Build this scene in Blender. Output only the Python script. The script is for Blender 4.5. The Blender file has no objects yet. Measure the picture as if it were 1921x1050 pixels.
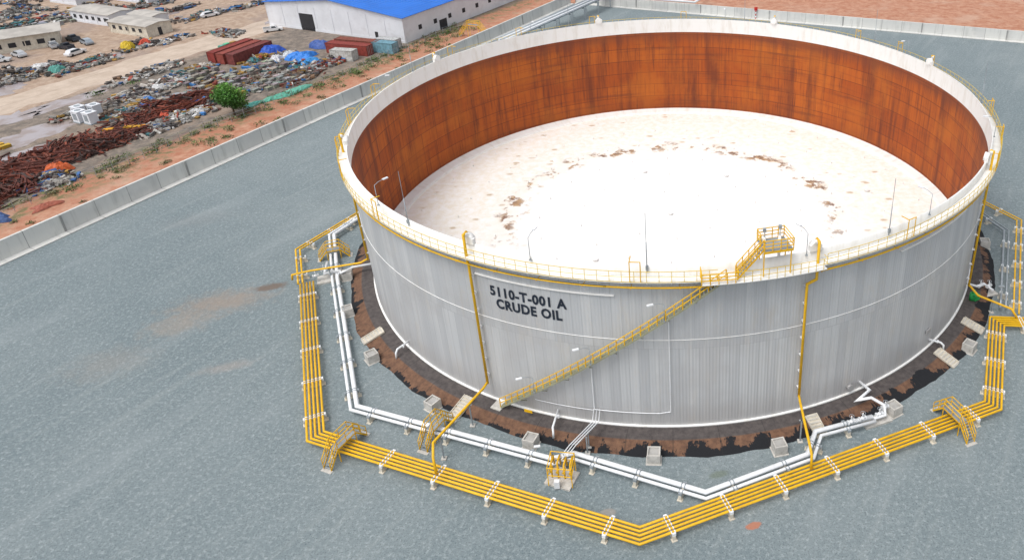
import bpy, math, random
import numpy as np
from mathutils import Vector, Matrix
random.seed(7)
SC=bpy.context.scene
COL=SC.collection
pi=math.pi
# ------------------------------------------------------------------ helpers
def S(x,y): return (x*1.0107, y+(y+98.2)*.0107)
def P(az,r): a=math.radians(az); return (r*math.cos(a), r*math.sin(a))
A=Vector((.4245,.9055)); Bv=Vector((-.9055,.4245)); W0=Vector((-92.,-8.8))
def Y(s,t): v=W0+A*s+Bv*t; return (v.x,v.y)
YROT=math.atan2(A.y,A.x)

class MB:
    def __init__(s): s.v=[];s.f=[];s.m=[];s.uv=[];s.c=[];s.sm=[]
    def face(s,idx,m=0,uv=None,c=None,sm=False):
        s.f.append(idx);s.m.append(m);s.uv.append(uv);s.c.append(c);s.sm.append(sm)
    def hexa(s,pts,m=0,c=None):
        b=len(s.v);s.v+= [tuple(p) for p in pts]
        for q in ((3,2,1,0),(4,5,6,7),(0,1,5,4),(1,2,6,5),(2,3,7,6),(3,0,4,7)):
            s.face([b+i for i in q],m,None,c)
    def box(s,c,d,rz=0,m=0,col=None,R=None):
        if R is None: R=Matrix.Rotation(rz,3,'Z')
        h=Vector(d)*.5;c=Vector(c)
        s.hexa([c+R@Vector((x*h.x,y*h.y,z*h.z)) for z in(-1,1) for x,y in((-1,-1),(1,-1),(1,1),(-1,1))],m,col)
    def beam(s,a,b,w,h,m=0,col=None):
        a=Vector(a);b=Vector(b);d=b-a;L=d.length
        if L<1e-6:return
        x=d/L;up=Vector((0,0,1)) if abs(x.z)<.95 else Vector((0,1,0))
        y=up.cross(x).normalized();z=x.cross(y)
        R=Matrix((x,y,z)).transposed()
        s.box((a+b)/2,(L,w,h),R=R,m=m,col=col)
    def tube(s,pts,r,n=8,m=0,closed=False,caps=True):
        pts=[Vector(p) for p in pts];k=len(pts)
        if closed: pts=pts+[pts[0]]
        d=[(pts[i+1]-pts[i]).normalized() for i in range(len(pts)-1)]
        x=d[0];up=Vector((0,0,1)) if abs(x.z)<.9 else Vector((0,1,0))
        y=up.cross(x).normalized();z=x.cross(y)
        ring=[pts[0]+(y*math.cos(2*pi*i/n)+z*math.sin(2*pi*i/n))*r for i in range(n)]
        if closed:
            nn=(d[-1]+d[0]).normalized()
            ring=[q+d[0]*(-(q-pts[0]).dot(nn)/d[0].dot(nn)) for q in ring]
        rings=[ring]
        for i in range(1,len(pts)):
            if i<len(pts)-1: nn=d[i-1]+d[i]
            else: nn=(d[-1]+d[0]) if closed else d[-1]
            if nn.length<1e-3: nn=d[i-1]
            nn=nn.normalized();den=d[i-1].dot(nn)
            if abs(den)<.2: nn=d[i-1];den=1
            ring=[q+d[i-1]*((pts[i]-q).dot(nn)/den) for q in ring]
            rings.append(ring)
        b=len(s.v)
        for rg in rings: s.v+=[tuple(q) for q in rg]
        for i in range(len(rings)-1):
            for j in range(n):
                j2=(j+1)%n
                s.face([b+i*n+j,b+i*n+j2,b+(i+1)*n+j2,b+(i+1)*n+j],m,None,None,n>5)
        if caps and not closed:
            s.face([b+j for j in range(n)][::-1],m);e=b+(len(rings)-1)*n
            s.face([e+j for j in range(n)],m)
    def lathe(s,prof,a0=-180,a1=180,n=240,m=0,c=(0,0),sm=True,ru=None,flip=False):
        b=len(s.v);k=len(prof)
        ru=ru or max(p[0] for p in prof)
        L=[0]
        for i in range(1,k): L.append(L[-1]+math.dist(prof[i],prof[i-1]))
        vert=all(abs(prof[i][0]-prof[0][0])<.01 for i in range(k))
        for i in range(n+1):
            a=math.radians(a0+(a1-a0)*i/n)
            for r,z in prof: s.v.append((c[0]+r*math.cos(a),c[1]+r*math.sin(a),z))
        for i in range(n):
            u0=math.radians(a0+(a1-a0)*i/n)*ru+200;u1=math.radians(a0+(a1-a0)*(i+1)/n)*ru+200
            for j in range(k-1):
                v0,v1=(prof[j][1],prof[j+1][1]) if vert else (L[j],L[j+1])
                q=[b+i*k+j,b+(i+1)*k+j,b+(i+1)*k+j+1,b+i*k+j+1];uv=[(u0,v0),(u1,v0),(u1,v1),(u0,v1)]
                if flip:q=q[::-1];uv=uv[::-1]
                s.face(q,m,uv,None,sm)
    def sphere(s,c,r,m=0,n=10,k=6,sz=1):
        prof=[(max(r*math.sin(pi*i/k),.001),c[2]-r*sz*math.cos(pi*i/k)) for i in range(k+1)]
        s.lathe(prof,n=n,m=m,c=(c[0],c[1]),ru=1)
    def obj(s,name,mats,parent=None):
        me=bpy.data.meshes.new(name);me.from_pydata(s.v,[],s.f);
        for mt in mats: me.materials.append(mt)
        me.polygons.foreach_set('material_index',s.m)
        me.polygons.foreach_set('use_smooth',s.sm)
        if any(u is not None for u in s.uv):
            ul=me.uv_layers.new(name='UVMap');d=[]
            for f,u in zip(s.f,s.uv):
                if u is None: d+= [0.0]*(2*len(f))
                else:
                    for q in u: d+=[q[0],q[1]]
            ul.data.foreach_set('uv',d)
        if any(c is not None for c in s.c):
            at=me.attributes.new('Tint','FLOAT_COLOR','FACE');d=[]
            for c in s.c: c=c or (.3,.3,.3);d+=[c[0],c[1],c[2],1.]
            at.data.foreach_set('color',d)
        me.validate(clean_customdata=False);me.update()
        o=bpy.data.objects.new(name,me);COL.objects.link(o)
        if parent: o.parent=parent
        return o
def empty(name,loc=(0,0,0)):
    o=bpy.data.objects.new(name,None);COL.objects.link(o);return o

# ------------------------------------------------------------------ materials
class NT:
    def __init__(s,name):
        s.mat=bpy.data.materials.new(name);s.mat.use_nodes=True;s.nt=s.mat.node_tree
        s.b=s.nt.nodes['Principled BSDF']
    def n(s,t,**k):
        o=s.nt.nodes.new(t)
        for a,v in k.items():
            if a.startswith('_'): setattr(o,a[1:],v)
            else:
                key=a.replace('__',' ')
                s.put(o.inputs[int(key[1:])] if key[0]=='i' and key[1:].isdigit() else o.inputs[key],v)
        return o
    def put(s,inp,v):
        if hasattr(v,'bl_idname') and 'Socket' in v.bl_idname: s.nt.links.new(v,inp)
        else:
            if isinstance(v,(tuple,list)) and len(v)==3 and inp.type=='RGBA': v=(*v,1)
            inp.default_value=v
    def math(s,op,a,b=0.,c=None,clamp=False):
        o=s.n('ShaderNodeMath',_operation=op,_use_clamp=clamp,i0=a,i1=b)
        if c is not None: s.put(o.inputs[2],c)
        return o.outputs[0]
    def noise(s,vec,scale,detail=4,rough=.55,sc=(1,1,1)):
        if sc!=(1,1,1): vec=s.n('ShaderNodeMapping',Vector=vec,Scale=sc).outputs[0]
        return s.n('ShaderNodeTexNoise',Vector=vec,Scale=scale,Detail=detail,Roughness=rough).outputs[0]
    def step(s,v,a,b):
        return s.n('ShaderNodeMapRange',_interpolation_type='SMOOTHSTEP',Value=v,From__Min=a,From__Max=b).outputs[0]
    def mix(s,f,a,b,mode='MIX'):
        o=s.nt.nodes.new('ShaderNodeMix');o.data_type='RGBA';o.blend_type=mode
        s.put(o.inputs[0],f);s.put(o.inputs[6],a);s.put(o.inputs[7],b);return o.outputs[2]
    def obj(s): return s.n('ShaderNodeTexCoord').outputs['Object']
    def uv(s): return s.n('ShaderNodeTexCoord').outputs['UV']
    def bump(s,h,st=.3,dist=.05):
        o=s.n('ShaderNodeBump',Height=h,Strength=st,Distance=dist);s.put(s.b.inputs['Normal'],o.outputs[0])
    def out(s,col,rough=.6,metal=0.):
        s.put(s.b.inputs['Base Color'],col);s.put(s.b.inputs['Roughness'],rough);s.put(s.b.inputs['Metallic'],metal);return s.mat
def simple(name,c,rough=.6,metal=0.,var=.25,scale=.8,dirt=None,dirtamt=.5):
    m=NT(name);o=m.obj();n=m.noise(o,scale,5,.6)
    c2=tuple(x*(1-var) for x in c)
    col=m.mix(m.step(n,.35,.65),c2,c)
    if dirt: col=m.mix(m.math('MULTIPLY',m.step(m.noise(o,scale*2.3,6,.7),.5,.7),dirtamt),col,dirt)
    return m.out(col,rough,metal)
YEL=simple('yellow_paint',(.80,.46,.006),.5,var=.14,dirt=(.5,.28,.03),dirtamt=.35)
YELP=simple('yellow_pale',(.72,.50,.05),.5,var=.15)
WHT=simple('white_pipe_cladding',(.8,.82,.84),.45,var=.08,dirt=(.55,.55,.53),dirtamt=.3)
CRM=simple('cream_support',(.68,.63,.53),.7,var=.2,dirt=(.35,.28,.2))
GALV=simple('galvanised_steel',(.36,.40,.43),.5,.3,var=.2)
CONC=simple('precast_concrete',(.58,.56,.52),.85,var=.2,scale=1.5,dirt=(.28,.25,.2))
DARK=simple('dark_opening',(.03,.03,.035),.8)
BLK=simple('black_lettering',(.01,.018,.035),.7,var=.1)
RUBBER=simple('rubber_tyre',(.02,.02,.02),.8)
GLASS=simple('car_glass',(.03,.04,.05),.12)
GREEN=simple('green_paint',(.02,.35,.08),.5)
RED=simple('red_paint',(.6,.03,.02),.5)

def tint_mat(name,rough=.75):
    m=NT(name);a=m.n('ShaderNodeAttribute',_attribute_name='Tint').outputs[0]
    n=m.noise(m.obj(),1.6,4,.6)
    return m.out(m.mix(m.step(n,.3,.7),m.mix(1.,a,(.6,.58,.55),'MULTIPLY'),a),rough)
TINT=tint_mat('mixed_scrap')

# gravel
m=NT('grey_gravel');o=m.obj()
big=m.noise(o,.022,4,.6);mid=m.noise(o,.25,6,.7);fine=m.noise(o,2.6,3,.8);fin2=m.noise(o,7.,2,.7)
c=m.mix(m.step(big,.35,.65),(.160,.202,.216),(.212,.25,.26))
c=m.mix(m.math('MULTIPLY',m.step(mid,.35,.75),.4),c,(.128,.165,.18))
c=m.mix(m.math('MULTIPLY',m.step(fine,.45,.75),.7),c,(.385,.43,.435))
c=m.mix(m.math('MULTIPLY',m.step(fin2,.5,.75),.75),c,(.05,.068,.077))
mp=m.n('ShaderNodeMapping',Vector=o,Rotation=(0,0,-1.05)).outputs[0]
tr=m.noise(mp,.5,4,.65,sc=(.08,1.6,1))
c=m.mix(m.math('MULTIPLY',m.step(tr,.52,.72),.2),c,(.36,.385,.375))
tr2=m.noise(mp,.12,4,.65,sc=(.2,1.2,1))
c=m.mix(m.math('MULTIPLY',m.step(tr2,.52,.7),.25),c,(.31,.345,.355))
def blob(cx,cy,rx,ry,soft=.6,rot=0):
    mp=m.n('ShaderNodeMapping',_vector_type='TEXTURE',Vector=o,Location=(cx,cy,0),Rotation=(0,0,rot),Scale=(rx,ry,50)).outputs[0]
    l=m.n('ShaderNodeVectorMath',_operation='LENGTH',i0=mp).outputs['Value']
    l=m.math('ADD',l,m.math('MULTIPLY',m.math('SUBTRACT',m.noise(o,.7,6,.75),.5),1.9))
    return m.step(l,1.1,1.1-soft)
for (bx,by,rx,ry,so_,am,cl) in [(-57,-17.5,8,3.6,1.1,.65,(.29,.225,.175)),(-52.2,-14.3,2.2,1.,.6,.85,(.15,.11,.085)),(-60,-22,5,3,1.,.4,(.33,.26,.2)),(-64,-29,6,4,1.,.22,(.33,.27,.22)),(6.6,-52.2,.8,.35,.5,.8,(.45,.16,.08)),(-6,-50.6,.9,.45,.5,.6,(.34,.3,.26)),(4,-46.5,1.2,.5,.6,.5,(.12,.15,.09)),(-50,-30,4,1.2,1.,.3,(.4,.32,.27)),(-72,4,8,3,1.,.2,(.2,.2,.2))]:
    c=m.mix(m.math('MULTIPLY',blob(bx,by,rx,ry,so_,.3),am),c,cl)
m.bump(fine,.6,.05)
GRAV=m.out(c,.92)

# bare ground
m=NT('laterite_ground');o=m.obj()
sx=m.n('ShaderNodeSeparateXYZ',Vector=o)
t=m.math('ADD',m.math('ADD',m.math('MULTIPLY',sx.outputs[0],-.9055),m.math('MULTIPLY',sx.outputs[1],.4245)),-.9055*92+.4245*8.8)
n1=m.noise(o,.09,6,.65);n2=m.noise(o,.5,6,.7);n3=m.noise(o,1.8,4,.75)
tw=m.math('ADD',t,m.math('MULTIPLY',m.math('SUBTRACT',n1,.5),10.))
c=m.mix(m.step(n2,.35,.7),(.37,.15,.085),(.5,.28,.185))
c=m.mix(m.math('MULTIPLY',m.step(n3,.5,.8),.4),c,(.58,.41,.31))
c=m.mix(m.math('MULTIPLY',m.step(n1,.5,.65),.5),c,(.52,.36,.27))
mud=m.mix(m.step(n2,.35,.65),(.13,.112,.095),(.27,.22,.18))
mud=m.mix(m.math('MULTIPLY',m.step(n1,.5,.65),.5),mud,(.33,.235,.17))
mud=m.mix(m.math('MULTIPLY',m.step(n3,.5,.7),.5),mud,(.08,.07,.06))
c=m.mix(m.step(tw,17,21),c,mud)
tan=m.mix(m.step(n2,.3,.7),(.30,.205,.145),(.47,.36,.275))
tan=m.mix(m.math('MULTIPLY',m.step(m.noise(o,.05,6,.7),.5,.62),.6),tan,(.27,.21,.185))
tan=m.mix(m.math('MULTIPLY',m.step(n3,.52,.72),.4),tan,(.16,.13,.11))
c=m.mix(m.step(tw,60,66),c,tan)
gr=m.math('MULTIPLY',m.step(tw,11,15),m.math('SUBTRACT',1.,m.step(tw,19,23)))
gr=m.math('MULTIPLY',gr,m.step(n2,.45,.6))
c=m.mix(m.math('MULTIPLY',gr,.8),c,(.1,.115,.04))
m.bump(n3,.6,.15)
EARTH=m.out(c,.95)
m=NT('tan_dirt_road');o=m.obj();n=m.noise(o,.3,6,.7);n2=m.noise(o,2.,3,.6)
c=m.mix(m.step(n,.3,.7),(.44,.35,.275),(.56,.46,.375));c=m.mix(m.math('MULTIPLY',m.step(n2,.5,.8),.4),c,(.34,.26,.2))
mp=m.n('ShaderNodeMapping',Vector=o,Rotation=(0,0,-YROT)).outputs[0]
c=m.mix(m.math('MULTIPLY',m.step(m.noise(mp,.6,4,.65,sc=(.05,1,1)),.5,.68),.4),c,(.3,.235,.19))
ROAD=m.out(c,.95)
m=NT('muddy_water');o=m.obj();PUD=m.out(m.mix(m.step(m.noise(o,.3,4),.4,.6),(.28,.22,.2),(.36,.32,.33)),.2)
# concrete wall
m=NT('stained_concrete_wall');o=m.obj();u=m.uv()
br=m.n('ShaderNodeTexBrick',Vector=u,Color1=(.56,.56,.54),Color2=(.64,.64,.61),Mortar=(.3,.3,.29),Scale=1.,Mortar__Size=.05,Brick__Width=5.,Row__Height=40.,_offset=0.)
st=m.noise(u,1.1,5,.65,sc=(1,.12,1))
c=m.mix(m.math('MULTIPLY',m.step(st,.48,.7),.5),br.outputs[0],(.38,.38,.36))
c=m.mix(m.math('MULTIPLY',m.step(m.noise(o,.3,4,.6),.5,.7),.4),c,(.72,.71,.67))
WALLM=m.out(c,.85)

# tank exterior
m=NT('insulation_cladding');u=m.uv()
br=m.n('ShaderNodeTexBrick',Vector=u,Color1=(.46,.475,.495),Color2=(.55,.565,.58),Mortar=(.42,.435,.45),Scale=1.,Mortar__Size=.035,Brick__Width=.95,Row__Height=10.2,_offset=.5)
st=m.noise(u,.9,6,.7,sc=(1,.05,1));bl=m.noise(u,.12,4,.6);st2=m.noise(u,3.5,3,.6,sc=(1,.02,1))
c=m.mix(m.math('MULTIPLY',m.step(st,.47,.7),.45),br.outputs[0],(.66,.66,.66))
c=m.mix(m.math('MULTIPLY',m.step(st2,.5,.72),.35),c,(.38,.39,.405))
c=m.mix(m.math('MULTIPLY',m.step(bl,.46,.66),.45),c,(.42,.415,.42))
c=m.mix(m.math('MULTIPLY',m.step(m.noise(u,.5,6,.75,sc=(1,.25,1)),.52,.7),.4),c,(.53,.49,.44))
us=m.n('ShaderNodeSeparateXYZ',Vector=u)
bot=m.math('SUBTRACT',1.,m.step(m.math('ADD',us.outputs[1],m.math('MULTIPLY',st,3.)),1.8,6.))
c=m.mix(m.math('MULTIPLY',bot,.45),c,(.37,.345,.32))
rib=m.math('SINE',m.math('MULTIPLY',us.outputs[0],2*pi/.32))
m.bump(rib,.25,.03)
CLAD=m.out(c,.45,.1)
# tank interior rust
m=NT('rusted_shell_interior');u=m.uv()
br=m.n('ShaderNodeTexBrick',Vector=u,Color1=(.35,.07,.008),Color2=(.45,.105,.011),Mortar=(.16,.035,.01),Scale=1.,Mortar__Size=.05,Brick__Width=9.,Row__Height=2.35,_offset=.37)
st=m.noise(u,.55,6,.7,sc=(1,.07,1));st2=m.noise(u,2.6,4,.65,sc=(1,.04,1));bl=m.noise(u,.1,5,.65)
hz=m.noise(u,1.2,4,.6,sc=(.05,1,1))
c=m.mix(m.math('MULTIPLY',m.step(st,.42,.66),.75),br.outputs[0],(.13,.03,.012))
c=m.mix(m.math('MULTIPLY',m.step(st2,.5,.7),.65),c,(.10,.025,.013))
c=m.mix(m.math('MULTIPLY',m.step(bl,.46,.64),.4),c,(.48,.14,.015))
c=m.mix(m.math('MULTIPLY',m.step(hz,.52,.72),.5),c,(.12,.03,.015))
us=m.n('ShaderNodeSeparateXYZ',Vector=u)
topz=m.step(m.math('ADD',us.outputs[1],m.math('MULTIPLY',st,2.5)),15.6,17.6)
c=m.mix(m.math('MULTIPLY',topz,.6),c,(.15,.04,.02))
lowz=m.math('SUBTRACT',1.,m.step(m.math('ADD',us.outputs[1],m.math('MULTIPLY',st2,4.)),3.,7.))  # foot of inner wall: shade and dirt painted into the rust colour
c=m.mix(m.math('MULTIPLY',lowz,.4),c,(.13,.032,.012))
INR=m.out(c,.85)
m=NT('white_shell_paint');u=m.uv();st=m.noise(u,1.,5,.65,sc=(1,.2,1))
WBAND=m.out(m.mix(m.math('MULTIPLY',m.step(st,.45,.72),.5),(.82,.82,.8),(.62,.58,.5)),.55)
# floating roof
m=NT('floating_roof_paint');o=m.obj()
sx=m.n('ShaderNodeSeparateXYZ',Vector=o)
fl=m.n('ShaderNodeCombineXYZ',X=sx.outputs[0],Y=sx.outputs[1],Z=0.).outputs[0]
r=m.n('ShaderNodeVectorMath',_operation='LENGTH',i0=fl).outputs['Value']
a=m.noise(fl,.3,5,.65);b_=m.noise(fl,.9,5,.7);dn=m.noise(fl,.07,3,.6);lo=m.noise(fl,.11,2,.5)
rj=m.math('ADD',m.math('ADD',r,m.math('MULTIPLY',m.math('SUBTRACT',b_,.5),5.)),m.math('MULTIPLY',m.math('SUBTRACT',lo,.5),4.))
ring=m.math('SUBTRACT',1.,m.step(m.math('ABSOLUTE',m.math('SUBTRACT',rj,23.9)),.3,2.4))
back=m.step(sx.outputs[1],-12.,-2.)
spots=m.math('MULTIPLY',m.math('MULTIPLY',ring,back),m.step(a,.515,.575))
outer=m.step(m.math('ADD',r,m.math('MULTIPLY',m.math('SUBTRACT',a,.5),14.)),18.,29.)
cream=m.math('MULTIPLY',outer,m.math('ADD',.25,m.math('MULTIPLY',back,.7)))
c=m.mix(m.math('MULTIPLY',cream,m.step(b_,.3,.7)),(.9,.9,.885),(.8,.755,.65))
vo=m.n('ShaderNodeTexVoronoi',Vector=m.n('ShaderNodeMapping',Vector=fl,Scale=(.36,.6,1)).outputs[0],Scale=1.,Randomness=1.)
sp=m.math('MULTIPLY',m.math('SUBTRACT',1.,m.step(m.math('ADD',vo.outputs['Distance'],m.math('MULTIPLY',m.math('SUBTRACT',b_,.5),.6)),.1,.27)),m.step(m.n('ShaderNodeSeparateColor',Color=vo.outputs['Color']).outputs[0],.5,.75))
sp=m.math('MULTIPLY',sp,m.math('ADD',.14,m.math('MULTIPLY',m.math('MULTIPLY',outer,back),.65)))
c=m.mix(sp,c,(.48,.35,.2))
c=m.mix(m.math('MULTIPLY',m.math('MULTIPLY',ring,back),.15),c,(.68,.57,.42))
c=m.mix(m.math('MULTIPLY',spots,.95),c,m.mix(m.step(b_,.4,.62),(.17,.08,.04),(.48,.30,.15)))
m.bump(m.math('ADD',dn,m.math('MULTIPLY',a,.4)),.25,.5)
ROOF=m.out(c,.6)
# berm
m=NT('bitumen_sand_berm');u=m.uv();o=m.obj()
us=m.n('ShaderNodeSeparateXYZ',Vector=u);os_=m.n('ShaderNodeSeparateXYZ',Vector=o)
n=m.noise(u,.4,6,.7,sc=(1,.45,1));n2=m.noise(u,1.6,5,.7)
bias=m.math('MULTIPLY',m.step(os_.outputs[0],-22.,5.),.11)
brown=m.mix(m.step(n2,.3,.7),(.10,.052,.033),(.19,.10,.058))
asph=m.mix(m.step(n2,.3,.7),(.055,.047,.046),(.105,.09,.085))
c=m.mix(m.step(us.outputs[1],1.45,1.65),asph,brown)
edge=m.math('MULTIPLY',m.step(us.outputs[1],2.1,3.1),.15)
onsl=m.math('MULTIPLY',m.math('SUBTRACT',1.,m.step(us.outputs[1],1.0,1.8)),-.2)
k=m.math('ADD',m.math('ADD',m.math('ADD',n,bias),edge),onsl)
c=m.mix(m.step(k,.62,.65),c,(.008,.009,.012))
seam=m.math('FRACT',m.math('MULTIPLY',us.outputs[0],1/4.6))
c=m.mix(m.math('MULTIPLY',m.math('SUBTRACT',1.,m.step(seam,.0,.03)),.6),c,(.02,.018,.018))
m.bump(n2,.5,.1)
BERM=m.out(c,.9)
BLUE=simple('blue_roof_sheet',(.015,.16,.62),.5,var=.12,scale=.15)
WSH=simple('white_wall_sheet',(.72,.74,.78),.6,var=.1,scale=.2,dirt=(.5,.49,.5),dirtamt=.3)
GROOF=simple('weathered_roof_sheet',(.48,.45,.41),.7,var=.25,scale=.3)

# ------------------------------------------------------------------ ground
def sheet(name,pts,z,mat):
    b=MB();b.v=[(x,y,z) for x,y in pts];b.face(list(range(len(pts))));return b.obj(name,[mat])
sheet('ground',[(-1500,-1200),(1500,-1200),(1500,1800),(-1500,1800)],0,EARTH)
cor=(-27.5,132.5)
p1=Y(-150,0);p3=(cor[0]+.934*320,cor[1]-.40*320)
sheet('gravel_yard',[p1,(p1[0]+.934*320,p1[1]-250),(p3[0],-300),p3,cor],.004,GRAV)
def ragged(s0,s1,t0,t1,step=4,j=.8):
    a=[];n=int((s1-s0)/step)
    for i in range(n+1): a.append(Y(s0+(s1-s0)*i/n,t0+random.uniform(-j,j)))
    for i in range(n,-1,-1): a.append(Y(s0+(s1-s0)*i/n,t1+random.uniform(-j,j)))
    return a
sheet('dirt_road',ragged(-160,420,65.5,77,j=1.3),.006,ROAD)
for (x,y,rx,ry) in [(-122,39.9,9,4.5),(-128,57,9,3),(-133,48,7,4),(-112,58,5,2),(-139,90,5,3),(-152,82,5,3),(-118,30,5,2.5),(-125,66,6,2),(-150,128,8,3),(-96,66,4,1.5),(-150,64,8,5),(-112,122,6,2),(-131,32,6,4)]:
    q=[]
    for i in range(28):
        a=2*pi*i/28;k=random.uniform(.6,1.2)
        lx=rx*k*math.cos(a);ly=ry*k*math.sin(a)
        q.append((x+lx*math.cos(YROT)-ly*math.sin(YROT),y+lx*math.sin(YROT)+ly*math.cos(YROT)))
    sheet('puddle',q,.01,PUD)
def wall(name,a,b,outdir,h=2.9):
    a=Vector(a);b=Vector(b);d=(b-a);L=d.length;d/=L;o=Vector(outdir).normalized()
    w=MB()
    prof=[(0,.0),(0,.16),(1.15,.2),(1.25,h),(1.65,h),(1.75,0)]
    k=len(prof);Ls=[0]
    for i in range(1,k):Ls.append(Ls[-1]+math.dist(prof[i],prof[i-1]))
    for q,l in ((a,0),(b,L)):
        for p in prof: w.v.append((q.x+o.x*p[0],q.y+o.y*p[0],p[1]))
    for j in range(k-1):
        w.face([j,j+1,k+j+1,k+j],0,[(0,Ls[j]),(0,Ls[j+1]),(L,Ls[j+1]),(L,Ls[j])])
    w.face(list(range(k)));w.face(list(range(k,2*k))[::-1])
    n=int(L/20)
    for i in range(n):
        q=a+d*(i*20.)+o*1.16
        w.box((q.x,q.y,.2+h/2-.1),(.3,.14,h-.25),rz=math.atan2(d.y,d.x),m=0)
    return w.obj(name,[WALLM])
wall('concrete_containment_wall',Y(-150,0),cor,Bv)
wall('concrete_containment_wall',cor,p3,(.394,.919),2.6)

# ------------------------------------------------------------------ TANK
ZB=.6;ZT=19.37;TK=empty('crude_oil_storage_tank')
b=MB();b.lathe([(41,ZB),(41,ZT-1.0)],90,450,480);b.obj('outer_shell',[CLAD],TK)
ZI=16.95
b=MB();b.lathe([(41,ZT-1.0),(41,ZT),(40.85,ZT)],90,450,360);b.lathe([(40.84,ZT),(40.84,ZI)],-90,270,360,flip=False)
b.obj('top_course',[WBAND],TK)
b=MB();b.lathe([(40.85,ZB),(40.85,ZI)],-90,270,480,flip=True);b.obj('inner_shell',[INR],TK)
b=MB();b.lathe([(41.01,ZB),(41.2,ZB+.02),(41.2,ZB+.2),(41.01,ZB+.22)],n=360)
b.lathe([(41.0,11.2),(41.04,11.2),(41.04,11.25),(41.0,11.25)],n=360)
for a0,a1,z in ((-117,-97.3,16.12),(-57.2,-40,16.25)):
    b.lathe([(41.0,z),(41.2,z+.02),(41.2,z+.08),(41.0,z+.1)],a0,a1,40)
b.obj('base_chime_and_flashings',[WBAND],TK)
b=MB()
prof=[(41.2,.62),(42.7,.56),(43.4,.3),(44.3,.02)]
n=360;k=len(prof);L=[0,1.5,2.25,3.2]
for i in range(n+1):
    a=2*pi*(i%n)/n
    jit=random.uniform(-.06,.06) if 0<i<n else 0
    for j,(r,z) in enumerate(prof):
        rr=r+(jit+.16*math.sin(a*7)+.1*math.sin(a*17+1)+.08*math.sin(a*41) if j==3 else 0)
        b.v.append((rr*math.cos(a),rr*math.sin(a),z))
for i in range(n):
    for j in range(k-1):
        u0=2*pi*i/n*43;u1=2*pi*(i+1)/n*43
        b.face([i*k+j,i*k+j+1,(i+1)*k+j+1,(i+1)*k+j],0,[(u0,L[j]),(u0,L[j+1]),(u1,L[j+1]),(u1,L[j])])
b.obj('tank_foundation_berm',[BERM])
RZ=1.55
b=MB()
b.lathe([(.01,RZ),(10,RZ),(20,RZ-.02),(30,RZ-.03),(39.3,RZ)],n=200)
b.lathe([(39.3,RZ),(39.35,RZ+.25),(39.8,RZ+.28),(40.83,RZ+.55)],n=240,m=1)
for rr,nn in ((7,8),(13,14),(19,20),(25,28),(31,34),(37,44)):
    for i in range(nn):
        a=360*i/nn+rr;x,y=P(a,rr)
        b.tube([(x,y,RZ-.02),(x,y,RZ+.35)],.07,6,m=1)
for x,y in ((-10,-12),(12,-8),(-4,14),(9,12),(0,0),(26,-20),(-28,-16),(30,6)):
    b.tube([(x,y,RZ),(x,y,RZ+.25)],.35,12,m=1);b.tube([(x,y,RZ+.25),(x,y,RZ+.3)],.42,12,m=1)
b.obj('floating_roof',[ROOF,WBAND,GALV],TK)
def arc(r,z,a0,a1,step=1.5):
    n=max(2,int(abs(a1-a0)/step));return [(*P(a0+(a1-a0)*i/n,r),z) for i in range(n+1)]
ZW=ZT-1.05
b=MB();b.lathe([(41.0,ZW-.1),(42.05,ZW-.1),(42.05,ZW),(41.0,ZW)],n=360,ru=41)
for i in range(120):
    a=i*3.;x,y=P(a,41);x2,y2=P(a,42.0)
    b.beam((x,y,ZW-.9),(x2,y2,ZW-.14),.06,.06)
b.obj('walkway',[WBAND],TK)
b=MB()
for z in (ZW+.55,ZW+1.1): b.tube(arc(42.0,z,-70.5,275.5),.03,5)
for i in range(231):
    a=-70.5+i*1.5;x,y=P(a,42.0);b.tube([(x,y,ZW),(x,y,ZW+1.1)],.025,4,caps=False)
b.lathe([(42.06,ZW),(42.06,ZW+.08)],-70.5,275.5,200,ru=41)
b.obj('walkway_handrail',[YELP],TK)
b=MB();b.tube(arc(41.75,ZW-.75,-71,262),.095,6);b.tube(arc(41.75,ZW-.75,-117,-85),.095,6)
for i in range(60):
    a=i*6+1;
    if -85<((a+180)%360-180)<-72: continue
    x,y=P(a,41);x2,y2=P(a,41.85);b.beam((x,y,ZW-.9),(x2,y2,ZW-.87),.06,.06)
AZ=[-117.3,-72.7,-31,17.3,62.3,107.3,152.3,-162]
for i,a in enumerate(AZ):
    x,y=P(a,41.5);
    kx,ky=P(a+(1.2 if i in(1,) else 0),41.6)
    ztop=ZT+1.2
    if i==0: pts=[(x,y,2.9),(x,y,ZW-1.),(kx,ky,ZW-.6),(kx,ky,ztop)]
    elif i==1: pts=[(x,y,2.9),(x,y,ZW-2.1),(kx,ky,ZW-1.7),(kx,ky,ztop)]
    else: pts=[(x,y,2.9),(x,y,ztop)]
    ix,iy=P(a+(1.2 if i==1 else 0),41.1)
    b.tube(pts+[(ix,iy,ztop+.1)],.14,8)
    for z in range(4,18,2): b.box((*P(a,41.3),z),(.35,.3,.12),rz=math.radians(a),m=1)
b.obj('foam_water_piping',[YEL,WHT],TK)
b=MB()
for i,a in enumerate(AZ):
    a2=a+(1.2 if i==1 else 0)
    R=Matrix.Rotation(math.radians(a2),3,'Z');x,y=P(a2,40.95)
    b.box((x,y,ZT+.3),(.4,1.2,.6),R=R,m=0)
    b.tube([(*P(a2,41.15),ZT+.45),(*P(a2,40.6),ZT+.5)],.5,12,m=0)
    b.tube([(*P(a2,41.3),ZT+.9),(*P(a2,41.3),ZT+1.3)],.2,8,m=0)
b.obj('foam_chamber',[WBAND],TK)
b=MB()
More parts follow.
